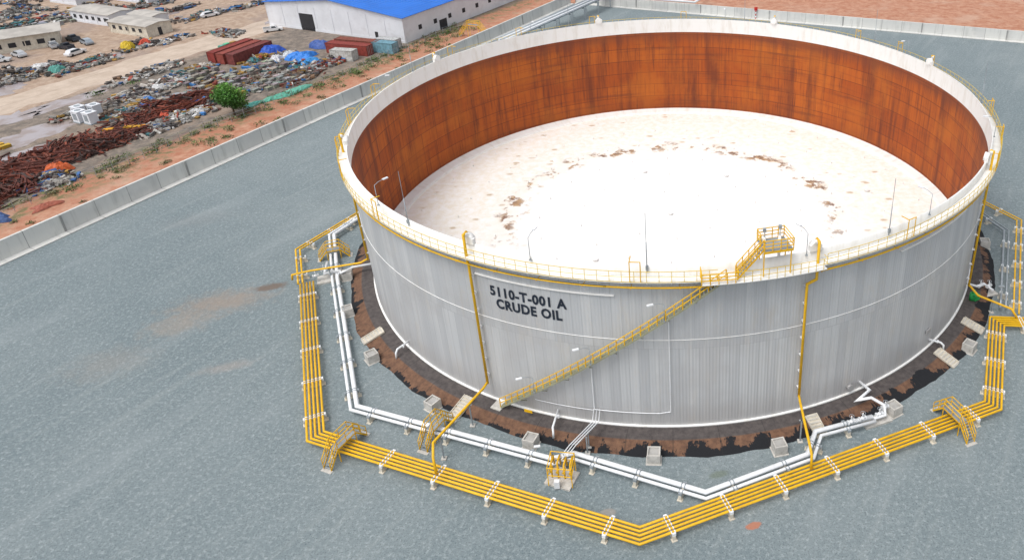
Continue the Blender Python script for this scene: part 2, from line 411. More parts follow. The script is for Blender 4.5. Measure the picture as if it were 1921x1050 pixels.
for a in (-136,-95,-58,-8,40,85,127,172,-175,-152,146,28,-20,-162,-31,108):
    x,y=P(a,42.02);x2,y2=P(a,41.1);x3,y3=P(a+1.3,42.02)
    b.tube([(x,y,ZW),(x,y,ZW+2.1),(x2,y2,ZW+2.1)],.05,5);b.tube([(x3,y3,ZW),(x3,y3,ZW+2.1),(x,y,ZW+2.1)],.05,5)
b.obj('rim_access_hoops',[YEL],TK)
b=MB();a0,z0,a1,z1=-114.9,.9,-83.5,ZW
NS=72
for i in range(NS):
    f=(i+.5)/NS;a=a0+(a1-a0)*f;z=z0+(z1-z0)*f
    b.box((*P(a,41.62),z),(.85,.22,.04),rz=math.radians(a),m=1)
for r in (41.2,42.05):
    pts=[(*P(a0+(a1-a0)*i/40,r),z0+(z1-z0)*i/40-.05) for i in range(41)]
    for i in range(40): b.beam(pts[i],pts[i+1],.05,.2,m=1)
for h in (.55,1.1):
    b.tube([(*P(a0+(a1-a0)*i/40,42.05),z0+(z1-z0)*i/40+h) for i in range(41)],.05,5,m=0)
for i in range(31):
    f=i/30;a=a0+(a1-a0)*f;z=z0+(z1-z0)*f;x,y=P(a,42.05);b.tube([(x,y,z),(x,y,z+1.1)],.055,4,m=0)
for i in range(9):
    f=i/9;a=a0+(a1-a0)*f;z=z0+(z1-z0)*f;b.beam((*P(a,41),z-1.1),(*P(a,42.05),z-.15),.07,.07,m=1)
b.box((*P(-115.6,41.7),.62),(1.3,1.2,.12),rz=math.radians(-115.6),m=2)
b.obj('spiral_stair',[YEL,simple('stair_steel_olive',(.36,.36,.24),.6,.1),CONC],TK)
b=MB()
RL=42.65
b.lathe([(41.0,ZW-.1),(RL,ZW-.1),(RL,ZW+.02),(41.0,ZW+.02)],-86.5,-71.,24,m=1,ru=41)
for z in (ZW+.4,ZW+.75,ZW+1.1):
    b.tube([(*P(-86.5,41.4),z)]+arc(RL,z,-86.5,-82.2,.8)+[(*P(-82.2,42.1),z)],.05,5)
for z in (ZW+.55,ZW+1.1):
    b.tube(arc(RL,z,-82.2,-71,.8)+[(*P(-71,42.0),z)],.03,5,m=2)
for i in range(16):
    a=-86.5+i;x,y=P(a,RL);b.tube([(x,y,ZW),(x,y,ZW+1.1)],.045 if i<5 else .028,4,m=0 if i<5 else 2)
for a in (-86.5,-82.2):
    for r in (41.5,42.3):x,y=P(a,r);b.tube([(x,y,ZW),(x,y,ZW+1.1)],.045,4)
for a in range(-86,-70,3): b.beam((*P(a,41),ZW-1.3),(*P(a,42.5),ZW-.15),.07,.07,m=1)
ga,gb=-82.0,-79.0;GZ=ZT+1.5
for i in range(10):
    f=(i+.5)/10;a=ga+(gb-ga)*f;z=ZW+(GZ-ZW)*f
    b.box((*P(a,41.6),z),(.8,.2,.04),rz=math.radians(a),m=3)
for r in (41.2,42.0):
    b.beam((*P(ga,r),ZW),(*P(gb,r),GZ),.05,.16,m=0)
    for h in (.5,1.05): b.tube([(*P(ga,r),ZW+h),(*P(gb,r),GZ+h)],.05,5)
    for i in range(5):
        f=i/4;x,y=P(ga+(gb-ga)*f,r);z=ZW+(GZ-ZW)*f;b.tube([(x,y,z),(x,y,z+1.05)],.045,4)
def pr(a,r,z): return (*P(a,r),z)
b.hexa([pr(-79.,40.1,GZ-.08),pr(-79.,42.3,GZ-.08),pr(-75.4,42.3,GZ-.08),pr(-75.4,40.1,GZ-.08),pr(-79.,40.1,GZ),pr(-79.,42.3,GZ),pr(-75.4,42.3,GZ),pr(-75.4,40.1,GZ)],m=3)
for z in (GZ+.4,GZ+.75,GZ+1.1): b.tube([pr(-79.,41.2,z),pr(-79.,40.1,z),pr(-77,40.1,z),pr(-75.4,40.1,z),pr(-75.4,42.3,z),pr(-77,42.3,z),pr(-79.,42.3,z),pr(-79.,42.0,z)],.05,5)
for a in (-79.,-78,-77,-76.2,-75.4):
    for r in (40.1,42.3): b.tube([pr(a,r,GZ),pr(a,r,GZ+1.1)],.048,4)
for r in (40.1,42.3): b.beam(pr(-79,r,GZ-.08),pr(-75.4,r,GZ-.08),.06,.2,m=0)
for a in (-79,-75.6):
    b.beam(pr(a,42.2,GZ-.1),pr(a,42.2,ZW),.1,.1);b.beam(pr(a,40.93,GZ-.1),pr(a,40.93,ZT),.1,.1)
for a,r,h in ((-78.2,40.4,1.1),(-76.2,40.5,1.3)):
    b.tube([pr(a,r,RZ+.5),pr(a,r,GZ+.4)],.14,8,m=1);b.tube([pr(a,r,GZ+.4),pr(a,r,GZ+h)],.07,6,m=1);b.box(pr(a,r,GZ+h),(.28,.28,.3),m=3)
b.obj('landing_and_gauge_platform',[YEL,WBAND,YELP,GALV],TK)
def lettering(txt,azc,zbase,width,height):
    cu=bpy.data.curves.new('lt','FONT');cu.body=txt;cu.size=1;cu.offset=.04;cu.resolution_u=3;cu.space_character=1.1
    ob=bpy.data.objects.new('lt',cu);COL.objects.link(ob)
    me=bpy.data.meshes.new_from_object(ob.evaluated_get(bpy.context.evaluated_depsgraph_get()))
    bpy.data.objects.remove(ob)
    xs=[v.co.x for v in me.vertices];ys=[v.co.y for v in me.vertices];x0,x1,y0,y1=min(xs),max(xs),min(ys),max(ys)
    for v in me.vertices:
        u=((v.co.x-x0)/(x1-x0)-.5)*width;z=zbase+(v.co.y-y0)/(y1-y0)*height
        a=azc+math.degrees(u/41);x,y=P(a,41.045);v.co=(x,y,z)
    me.materials.clear();me.materials.append(BLK)
    o=bpy.data.objects.new('lettering',me);COL.objects.link(o);o.parent=TK
bpy.context.view_layer.update()
lettering('5110-T-001 A',-109.3,14.08,8.05,1.15)
lettering('CRUDE OIL',-109.3,12.7,6.95,1.15)
b=MB()
x,y=P(-90.5,41.2);x2,y2=P(-101,41.2)
b.tube([(x,y,14.4),(x,y,2.7)]+[(*P(-90.5-i*1.5,41.2),2.5) for i in range(1,7)]+[(x2,y2,2.5)],.045,5)
b.tube([(x2,y2,7.6),(x2,y2,2.4)],.055,5);b.tube([(*P(-101-i*1.1,41.2),2.4) for i in range(9)],.035,5)
b.obj('cable_conduit',[WHT],TK)
def lamp(base,h,az,arm=1.,parent=TK,name='lamp'):
    b=MB();x,y,z=base;b.tube([(x,y,z),(x,y,z+h)],.035,6);dx,dy=math.cos(math.radians(az)),math.sin(math.radians(az))
    b.tube([(x,y,z+h),(x+dx*arm*.5,y+dy*arm*.5,z+h+.22),(x+dx*arm,y+dy*arm,z+h+.27)],.03,5)
    b.box((x+dx*(arm+.3),y+dy*(arm+.3),z+h+.28),(.6,.24,.11),rz=math.radians(az),m=1)
    b.box((x,y,z+.05),(.2,.2,.1));return b.obj(name,[GALV,WHT],parent)
for a in (-91.,-100.6,-109.): 
    f=(a-a0)/(a1-a0);lamp((*P(a,42.1),z0+(z1-z0)*f),1.9,-160)
for a,az in ((-137,50),(-108,70),(-72.8,120),(-52,130),(-20,170),(25,-150),(75,-100),(125,-60),(172,0)):
    lamp((*P(a,41.12),ZT-.3),2.3,az)
b=MB()
for a in (-129,-93,-60,-5,35,70,115,160):
    x,y=P(a,41.08);b.tube([(x,y,ZT-.6),(x,y,ZT+2.5)],.05,6);b.tube([(x,y,ZT+2.5),(x,y,ZT+5.4)],.028,5)
    b.box((x,y,ZT-.1),(.22,.22,.4),rz=math.radians(a))
b.obj('lightning_rods',[GALV],TK)
b=MB()
b.box((*P(-47,41.12),3.1),(.12,.9,.55),rz=math.radians(-47),m=0)
for a in (-64,-163.5): 
    ax=Vector((*P(a,1),0));x,y=P(a,41);c=Vector((x,y,1.6));
    b.tube([c,c+ax*.3],.3,14,m=0);b.tube([c+ax*.3,c+ax*.38],.38,14,m=0)
b.box((*P(-110.5,41.9),1.3),(.05,.9,.35),rz=math.radians(-110.5),m=1)
b.obj('shell_nozzles_and_plates',[CLAD,YEL],TK)

# ------------------------------------------------------------------ ground piping
def offs(path,d):
    p=[Vector(q) for q in path];o=[]
    for i in range(len(p)):
        if i==0: t=(p[1]-p[0]).normalized();n=Vector((-t.y,t.x));o.append(p[0]+n*d);continue
        if i==len(p)-1: t=(p[-1]-p[-2]).normalized();n=Vector((-t.y,t.x));o.append(p[-1]+n*d);continue
        t1=(p[i]-p[i-1]).normalized();t2=(p[i+1]-p[i]).normalized()
        n1=Vector((-t1.y,t1.x));n2=Vector((-t2.y,t2.x));n=(n1+n2).normalized();o.append(p[i]+n*(d/max(.3,n.dot(n1))))
    return o
def along(path,step):
    out=[]
    for i in range(len(path)-1):
        a=Vector(path[i]);c=Vector(path[i+1]);L=(c-a).length;n=max(1,round(L/step))
        for k in range(n):
            f=(k+.5)/n;q=a+(c-a)*f;out.append((q,math.atan2((c-a).y,(c-a).x)))
    return out
def bundle(name,path,offsets,rad,z,mats,sup=5.4,supw=2.4):
    b=MB()
    for o_,r in zip(offsets,rad):
        b.tube([(q.x,q.y,z) for q in offs(path,o_)],r,8,m=0)
    for q,a in along(path,sup):
        t=Vector((math.cos(a),math.sin(a)));n=Vector((-t.y,t.x))
        b.box((q.x,q.y,(z-.2)/2),(.26,supw,z-.16),rz=a,m=1)
        for dd in (-.16,.16):
            for o_,r in zip(offsets,rad):
                c=q+n*o_+t*dd
                b.tube([(c.x-t.x*.045,c.y-t.y*.045,z),(c.x+t.x*.045,c.y+t.y*.045,z)],r+.035,8,m=2)
        for sgn in (-1,1):
            c=q+n*(supw/2-.1)*sgn;b.box((c.x,c.y,z-.06),(.32,.16,.3),rz=a,m=2)
            b.box((c.x,c.y,.05),(.5,.4,.1),rz=a,m=1)
    return b.obj(name,mats)
yb=[S(-50.2,-7.4),S(-46.7,-15.6),S(-34.9,-42.2),S(-3.1,-54.1),S(31.7,-39.8),S(37.3,-26.3),S(70,-29.5)]
bundle('yellow_fire_water_pipeline',yb[1:],(-.78,-.39,0,.39,.78),(.12,)*5,.8,[YEL,CRM,WHT],supw=2.2)
up=[S(-45,6),S(-46.2,2.6),S(-51,-7.4),S(-47.2,-15.6)]
bundle('yellow_branch_pipeline',up,(-.55,0),(.12,.12),.8,[YEL,CRM,WHT],supw=1.4,sup=4)
bundle('yellow_branch_pipeline',[S(45,5),S(46,2.6),S(49.3,-3.4),S(40.1,-24.9)],(-.3,.3),(.1,.1),.8,[YEL,CRM,WHT],supw=1.2,sup=5)
bundle('grey_pipeline',[S(43.5,5),S(44.2,0.6),S(46.4,-6.2),S(39.0,-23.8)],(-.3,.3),(.14,.1),.8,[GALV,CRM,WHT],supw=1.0,sup=6)
wp=[S(-44.5,6),S(-45.8,2.1),S(-48.1,-3.5),S(-43.5,-14.5),S(-32.5,-38.4),S(-11.5,-45.9),S(-9.5,-45.3),S(2.6,-50.1),S(12.5,-45.9),S(13.7,-43.1),S(19.5,-41.3)]
bundle('white_insulated_pipeline',wp,(-.34,.3),(.16,.24),.8,[WHT,CRM,GALV],supw=1.5,sup=5)
b=MB()
pa=Vector((-40,84));pb=Vector((-10,144));d=(pb-pa).normalized();n=Vector((-d.y,d.x))
for k_ in range(5):
    o_=n*(k_*.75-1.5);b.tube([(pa.x+o_.x,pa.y+o_.y,3.6),(pb.x+o_.x,pb.y+o_.y,3.6)],.22 if k_%2 else .3,8,m=0 if k_%2 else 1)
for i in range(10):
    q=pa+d*(i*7)
    for s_ in (-2,2): c=q+n*s_;b.beam((c.x,c.y,0),(c.x,c.y,3.4),.25,.25,m=1)
    c=q+n*2.3;e=q-n*2.3;b.beam((c.x,c.y,3.2),(e.x,e.y,3.2),.25,.3,m=1)
for yy in (126,133):
    b.tube([(-14,yy,3.6),(8,yy-9,3.6),(10,yy-5,3.6),(12,yy+2,3.6)],.3,8,m=0)
b.obj('overhead_pipe_rack',[WHT,GALV])
def lead(pts,supp,r=.13):
    b=MB();b.tube(pts,r,8)
    for (x,y,z) in supp:
        b.beam((x,y,0),(x,y,z),.12,.12,m=1);b.box((x,y,.06),(.5,.5,.12),m=2);b.box((x,y,z-.05),(.5,.12,.1),m=1)
    return b.obj('foam_lead_pipe',[YEL,GALV,CONC])
xl,yl=P(-117.3,41.5)
e=S(-22.3,-45.4);lead([(xl,yl,3.1),(xl-.3,yl-.7,2.9),(e[0],e[1],2.9),(e[0]+.3,e[1]-1.4,2.4),(e[0]+.5,e[1]-1.9,.9)],[(*S(-20.1,-40.4),2.8),(*S(-21.9,-44.6),2.8)])
xr,yr=P(-72.7,41.5)
e=S(12.2,-46.4);lead([(xr,yr,3.1),(xr,yr-.6,2.9),(e[0],e[1],2.9),(e[0]+.1,e[1]-.8,2.4),(e[0]+.1,e[1]-1.1,.9)],[(*S(12.0,-43.3),2.8)])
xq,yq=P(-162,41.5);lead([(xq,yq,3.1),(xq-1,yq-.2,2.6),(-47,-13.6,1.9),(-49.2,-14.0,1.6),(-49.3,-14.1,.9)],[(-44.6,-13.3,2.0)])
xq,yq=P(-31,41.5);lead([(xq,yq,3.1),(xq+1,yq-.7,2.0),(39.6,-24.6,1.8),(40.2,-25.2,.9)],[(38.2,-22.8,1.6)])
def crossover(x,y,rz,deck=2.3,w=.9,hz=1.6,run=1.3):
    b=MB();R=Matrix.Rotation(rz,3,'Z')
    def q(a,c,z): v=R@Vector((a,c,z));return (x+v.x,y+v.y,z)
    D=deck/2
    b.box(q(0,0,hz),(deck,w,.05),rz=rz,m=1)
    for sg in (-1,1):
        for c in (-w/2,w/2):
            b.beam(q(sg*D,c,hz),q(sg*(D+run),c,.1),.05,.16,m=0)
            b.beam(q(sg*D,c,0),q(sg*D,c,hz),.08,.08,m=0)
            for h in (.55,1.1): b.tube([q(sg*D,c,hz+h),q(sg*(D+run),c,h+.1)],.05,5)
            for f in (.0,.5,1): z=hz+(.1-hz)*f;b.tube([q(sg*(D+run*f),c,z),q(sg*(D+run*f),c,z+1.1)],.045,4)
        for i in range(7):
            f=(i+.5)/7;b.box(q(sg*(D+run*f),0,hz+(.1-hz)*f),(.15,w-.06,.03),rz=rz,m=1)
        b.box(q(sg*(D+run+.1),0,.03),(.4,w+.3,.06),rz=rz,m=2)
    for c in (-w/2,w/2):
        for h in (.55,1.1): b.tube([q(-D,c,hz+h),q(D,c,hz+h)],.05,5)
        b.tube([q(0,c,hz),q(0,c,hz+1.1)],.045,4);b.beam(q(-D,c,hz-.06),q(D,c,hz-.06),.05,.14,m=0)
    return b.obj('pipe_crossover_stair',[YEL,GALV,CONC])
crossover(*S(-31.6,-43.5),math.radians(68))
crossover(*S(-23.3,-41.7),math.radians(68),deck=1.7)
crossover(*S(27.2,-41.7),math.radians(112))
crossover(*S(-45.9,-8.4),math.radians(18),deck=1.7,run=1.1,hz=1.4)
crossover(-50,99,math.radians(155),deck=3.4,hz=3.4,run=3)
PFILL=simple('pit_fill',(.42,.41,.39),.9)
def pit(x,y,rz):
    b=MB();s=.62;h=1.1;t=.13
    for sx_,sy_,dx,dy in ((0,s-t/2,2*s,t),(0,-s+t/2,2*s,t),(s-t/2,0,t,2*s-2*t),(-s+t/2,0,t,2*s-2*t)):
        R=Matrix.Rotation(rz,3,'Z');v=R@Vector((sx_,sy_,0));b.box((x+v.x,y+v.y,h/2),(dx,dy,h),rz=rz)
    b.box((x,y,.46),(2*s-2*t-.004,2*s-2*t-.004,.92),rz=rz,m=1)
    b.box((x,y,.03),(2*s+.25,2*s+.25,.06),rz=rz)
    return b.obj('concrete_sump_box',[CONC,PFILL])
for q in [(-39.2,-21.5),(-33.4,-30.1),(-24.6,-37.8),(-13.8,-43.1),(-2.0,-45.2),(9.8,-44.4),(21.8,-39.7),(32.6,-30.4),(42.2,-9.0),(-42.1,-13.6)]:
    x,y=S(*q);x*=1.004;pit(x,y,math.atan2(y,x))
def bsteps(az):
    b=MB()
    for i in range(7):
        r=42.3+i*.36;z=.74-i*.1
        b.box((*P(az,r),z/2+.02),(.37,1.15,z),rz=math.radians(az),m=0)
        b.box((*P(az,r+.1),z+.04),(.1,1.15,.03),rz=math.radians(az),m=1)
    for s_ in (-.62,.62):
        o=Vector((-math.sin(math.radians(az)),math.cos(math.radians(az))))*s_
        a=P(az,42.2);c=P(az,44.6);b.beam((a[0]+o.x,a[1]+o.y,.78),(c[0]+o.x,c[1]+o.y,.15),.08,.2,m=0)
    return b.obj('precast_berm_steps',[CRM,CONC])
for a in (-144,-120.3,-71.2,-46.3,-36.5): bsteps(a)
def valve_at(b,x,y,z,rz,s=1.,m=0,mw=1):
    dx,dy=math.cos(rz),math.sin(rz)
    b.sphere((x,y,z),.26*s,m=m)
    for k in (-.42,.42): b.tube([(x+dx*(k-.05)*s,y+dy*(k-.05)*s,z),(x+dx*(k+.05)*s,y+dy*(k+.05)*s,z)],.3*s,10,m=m)
    b.tube([(x-dx*.45*s,y-dy*.45*s,z),(x+dx*.45*s,y+dy*.45*s,z)],.17*s,8,m=m)
    b.tube([(x,y,z),(x,y,z+.85*s)],.07*s,6,m=m)
    b.tube([(x+.3*s*math.cos(i*pi/5),y+.3*s*math.sin(i*pi/5),z+.85*s) for i in range(10)],.03*s,5,m=mw,closed=True)
b=MB();e=wp[-1];x0,y0=P(-62,41.0)
b.tube([(e[0],e[1],.85),(e[0]+1.2,e[1]+.4,.85),(e[0]+1.3,e[1]+1.2,1.4),(e[0]+.2,e[1]+2.2,1.5),(e[0]-1.2,e[1]+1.9,1.5),(x0+.7,y0-1.3,1.6),(x0,y0,1.6)],.15,8,m=0)
for q in ((-1.2,-.2),(.6,.35),(1.4,1.3),(-2.4,-.6)): valve_at(b,e[0]+q[0],e[1]+q[1],1.1,.4,.8)
b.box((e[0]+.4,e[1]+.4,.12),(3,1.2,.24),rz=.35,m=2)
b.obj('inlet_valve_assembly',[WHT,GALV,CONC])
b=MB()
b.tube([(-46.4,-9.9,.85),(-45.4,-13.2,1.2),(-43.6,-12.6,1.2),(-43,-13.6,1.5),(-41.9,-12.3,1.5),(*P(-163.5,41),1.6)],.16,8,m=0)
for q in ((-45.9,-12.2),(-44.6,-12.9),(-46.4,-13.6),(-43.3,-13.0)): valve_at(b,*q,1.15,.6,.8)
b.box((-45.1,-12.8,.12),(3,2,.24),rz=.35,m=2);b.obj('inlet_valve_assembly',[WHT,GALV,CONC])
b=MB()
b.tube([(39.6,-19.5,.85),(38.7,-18.5,1.2),(37.6,-19.2,1.3),(*P(-27.5,41),1.6)],.14,8,m=0)
for q in ((39.2,-18.9),(38.2,-18.8)): valve_at(b,*q,1.15,.6,.8)
b.box((39,-19,.12),(2.4,1.6,.24),rz=.35,m=2)
b.tube([(39.6,-21.5,.1),(39.6,-21.5,2.8)],.05,6,m=1);b.box((39.4,-21.6,2.9),(.7,.25,.12),m=1)
b.obj('inlet_valve_assembly',[WHT,GALV,CONC])
b=MB();xg,yg=P(-30,42.0);b.tube([(xg,yg,.6),(xg,yg,1.6)],.3,10);b.box((xg+.4,yg-.3,1.2),(.8,.5,.7),rz=.5);b.tube([(xg,yg,1.6),(xg+.3,yg,2.0)],.12,6);b.obj('side_entry_mixer',[GREEN])
for az,dr in ((-106.5,2.4),(-46.0,1.2),(-137,1.6)):
    b=MB();b.tube([(*P(az,41),1.5),(*P(az+.6,41+dr),1.5),(*P(az+.8,41.3+dr),1.2),(*P(az+.8,41.35+dr),.5)],.11,8)
    b.tube([(*P(az+.5,41.8),1.5),(*P(az+.52,41.95),1.5)],.2,10);b.obj('drain_pipe',[WHT])
b=MB();mx,my=S(-10.4,-47.3)
b.box((mx,my,.1),(2.6,2.2,.2),rz=-.35,m=2)
for i in range(4):
    x=mx-.9+i*.6;y=my-.3*i*.35+.1
    b.tube([(x,y,.2),(x,y,1.9+.15*(i%2)),(x+.1,y+.9,1.9+.15*(i%2)),(x+.1,y+1.0,.8)],.09,8,m=0)
    valve_at(b,x,y-.1,1.2,1.5,.5,m=0,mw=0)
for x,y in ((-1.1,-.9),(1.1,-1.2),(1.2,.8),(-1.0,1.1)):
    b.beam((mx+x,my+y,.2),(mx+x,my+y,2.4),.08,.08,m=0)
for z in (1.5,2.4): b.tube([(mx-1.1,my-.9,z),(mx+1.1,my-1.2,z),(mx+1.2,my+.8,z),(mx-1,my+1.1,z)],.045,5,m=0,closed=True)
b.box((mx-.3,my-1.1,.6),(.5,.4,.8),m=3)
b.obj('valve_manifold',[YEL,GALV,CONC,WHT])
b=MB();xs,ys=P(-100.7,41.1);ex,ey=mx+.9,my+2.2
for k_ in (-.3,.0,.3):
    b.tube([(xs+k_,ys,2.5),(xs+k_,ys-1.6,2.4),(ex+k_,ey,2.0),(mx+k_,my+.6,1.8)],.05,6)
for f in np.linspace(.1,.95,14):
    X=xs+(ex-xs)*f;Y_=ys-1.6+(ey-ys+1.6)*f;Z=2.4-.4*f;b.box((X,Y_,Z-.08),(.8,.06,.03),m=1)
for q in ((xs-.7,ys-2.6),(-8.4,-43.8)):
    b.beam((q[0],q[1],0),(q[0],q[1],2.2),.12,.12,m=1);b.box((q[0],q[1],.1),(.5,.5,.2),m=2)
b.obj('cable_tray',[WHT,GALV,CONC])
lamp((-11.7,-44.3,0),1.6,-170,parent=None,name='area_light')
b=MB();x,y=24.5,111
for i in range(5): b.tube([(x,y,i*.5),(x,y,i*.5+.5)],.14,8,m=i%2)
b.box((x,y,2.9),(.9,.2,.9),m=0);b.obj('fire_monitor_sign',[RED,WHT])

# ------------------------------------------------------------------ BUILDINGS
def building(name,c,L,D,h,rise,rz,wallm,roofm,doors=(),wins=(),over=.4,ridge='L'):
    E=empty(name);R=Matrix.Rotation(rz,3,'Z')
    def q(x,y,z): v=R@Vector((x,y,0));return (c[0]+v.x,c[1]+v.y,z)
    x,y=L/2,D/2
    w=MB()
    if ridge=='D':
        w.v=[q(-x,-y,0),q(x,-y,0),q(x,-y,h),q(0,-y,h+rise),q(-x,-y,h),q(-x,y,0),q(x,y,0),q(x,y,h),q(0,y,h+rise),q(-x,y,h)]
    else:
        w.v=[q(x,-y,0),q(x,y,0),q(x,y,h),q(x,0,h+rise),q(x,-y,h),q(-x,-y,0),q(-x,y,0),q(-x,y,h),q(-x,0,h+rise),q(-x,-y,h)]
    for f in ((0,1,2,3,4),(9,8,7,6,5),(1,6,7,2),(0,4,9,5)): w.face(list(f))
    w.obj('walls',[wallm],E)
    r=MB();o=over;t=.12
    def slab(p):
        r.hexa([(a,b_,z+.03) for a,b_,z in p]+[(a,b_,z+.03+t) for a,b_,z in p])
    k=rise/(x if ridge=='D' else y) if rise else 0
    if ridge=='D':
        slab([q(-x-o,-y-o,h-k*o),q(0,-y-o,h+rise),q(0,y+o,h+rise),q(-x-o,y+o,h-k*o)]);slab([q(0,-y-o,h+rise),q(x+o,-y-o,h-k*o),q(x+o,y+o,h-k*o),q(0,y+o,h+rise)])
        n=int(D/1.2)
        for i in range(n):
            yy=-y+D*(i+.5)/n
            for s_ in (-1,1): r.beam(q(0,yy,h+rise+.17),q(s_*(x+o),yy,h-k*o+.17),.08,.05)
    else:
        slab([q(-x-o,-y-o,h-k*o),q(x+o,-y-o,h-k*o),q(x+o,0,h+rise),q(-x-o,0,h+rise)]);slab([q(-x-o,0,h+rise),q(x+o,0,h+rise),q(x+o,y+o,h-k*o),q(-x-o,y+o,h-k*o)])
    r.obj('roof',[roofm],E)
    d=MB()
    for side,pos,w_,z0_,z1_ in tuple(doors)+tuple(wins):
        if side=='f': d.box(q(pos,-y-.02,(z0_+z1_)/2),(w_,.12,z1_-z0_),rz=rz,m=0)
        elif side=='r': d.box(q(x+.02,pos,(z0_+z1_)/2),(.12,w_,z1_-z0_),rz=rz,m=0)
    if d.v: d.obj('doors_and_windows',[DARK],E)
    tr=MB()
    for i in range(int(L/6)+1):
        xx=-x+i*L/int(L/6);tr.box(q(xx*.998,-y-.05,h/2),(.18,.1,h),rz=rz)
    tr.box(q(0,-y-.04,.3),(L,.08,.6),rz=rz);tr.obj('pilasters_and_plinth',[wallm],E)
    return E
vrot=math.atan2(-.4245,.9055)
Rc=Vector((-66.9,95.1));v_=Vector((.9055,-.4245));n_=Vector((.4245,.9055))
cc=Rc-v_*24.5+n_*50
building('blue_roofed_warehouse',cc,49,100,6.6,2.6,vrot,WSH,BLUE,
 doors=[('f',-9.5,5,0,4.6)],wins=[('r',-44+i*6,1.2,2.2,3.4) for i in range(12)]+[('r',-35,3,0,2.6),('f',15,1.,0,2.1)],ridge='D',over=.6)
building('site_office_cabin',Vector((-164,125)),18,7,3.2,.5,vrot,WSH,GROOF,wins=[('f',-7+i*2.8,1.2,1.2,2.2) for i in range(6)]+[('f',8,1,0,2.1)])
building('site_office_cabin',Vector((-145,112)),16,7,3.,.5,vrot,CRM,GROOF,wins=[('f',-6+i*2.8,1.2,1.2,2.2) for i in range(5)]+[('r',0,1,0,2.1)])
building('site_office_cabin',Vector((-148,121)),10,5,2.8,.4,vrot,WSH,GROOF,wins=[('f',-3+i*2.8,1.2,1.2,2.2) for i in range(3)])
building('workshop_shed',Vector((-171,98)),22,9,4,1.,math.radians(35),CRM,GROOF,wins=[('f',-8+i*3,1.6,1.2,2.4) for i in range(6)]+[('f',9.5,1,0,2.1)],over=1.)
building('site_office_cabin',Vector((-168,150)),16,6,3.,.5,vrot,WSH,GROOF,wins=[('f',-6+i*2.8,1.2,1.2,2.2) for i in range(5)])
building('site_office_cabin',Vector((-190,150)),14,6,3.,.5,vrot,WSH,GROOF)

def container(x,y,rz,L=12.2,c=(.28,.04,.03),z=0):
    b=MB();R=Matrix.Rotation(rz,3,'Z');W=2.44;H=2.6
    def q(a,e,h): v=R@Vector((a,e,0));return (x+v.x,y+v.y,z+h)
    b.box(q(0,0,H/2+.02),(L-.1,W-.1,H-.16),rz=rz,col=c)
    dk=tuple(k*.7 for k in c)
    n=int(L/.55)
    for i in range(n):
        a=-L/2+.3+(L-.6)*i/(n-1)
        for s_ in (-1,1): b.box(q(a,s_*(W/2-.04),H/2),(.22,.06,H-.35),rz=rz,col=c)
        b.box(q(a,0,H-.05),(.2,W-.2,.03),rz=rz,col=tuple(k*.85 for k in c))
    for sx_ in (-1,1):
        for sy_ in (-1,1): b.box(q(sx_*(L/2-.08),sy_*(W/2-.08),H/2),(.16,.16,H),rz=rz,col=dk)
        for h in (.08,H-.08): b.box(q(sx_*(L/2-.08),0,h),(.14,W-.33,.15),rz=rz,col=dk)
    for sy_ in (-1,1):
        for h in (.08,H-.08): b.box(q(0,sy_*(W/2-.07),h),(L-.33,.13,.15),rz=rz,col=dk)
    for e in (-.9,-.35,.35,.9): b.beam(q(L/2+.02,e,.2),q(L/2+.02,e,H-.2),.05,.05,col=(.5,.5,.5))
    return b.obj('shipping_container',[TINT])
container(-108.0,88,YROT+.1);container(-105.2,86.7,YROT+.1,c=(.33,.07,.05));container(-102.4,86.,YROT+.1,c=(.22,.05,.045))
container(-78.5,87.6,vrot+.12,c=(.33,.06,.045));container(-77.5,91,vrot+.12,c=(.3,.09,.06));container(-69.8,88.2,vrot+.1,L=6.1,c=(.2,.4,.5));container(-70,91.3,vrot+.1,L=6.1,c=(.6,.62,.63))
container(-78,82.6,vrot+.2,L=6.1,c=(.6,.6,.58))

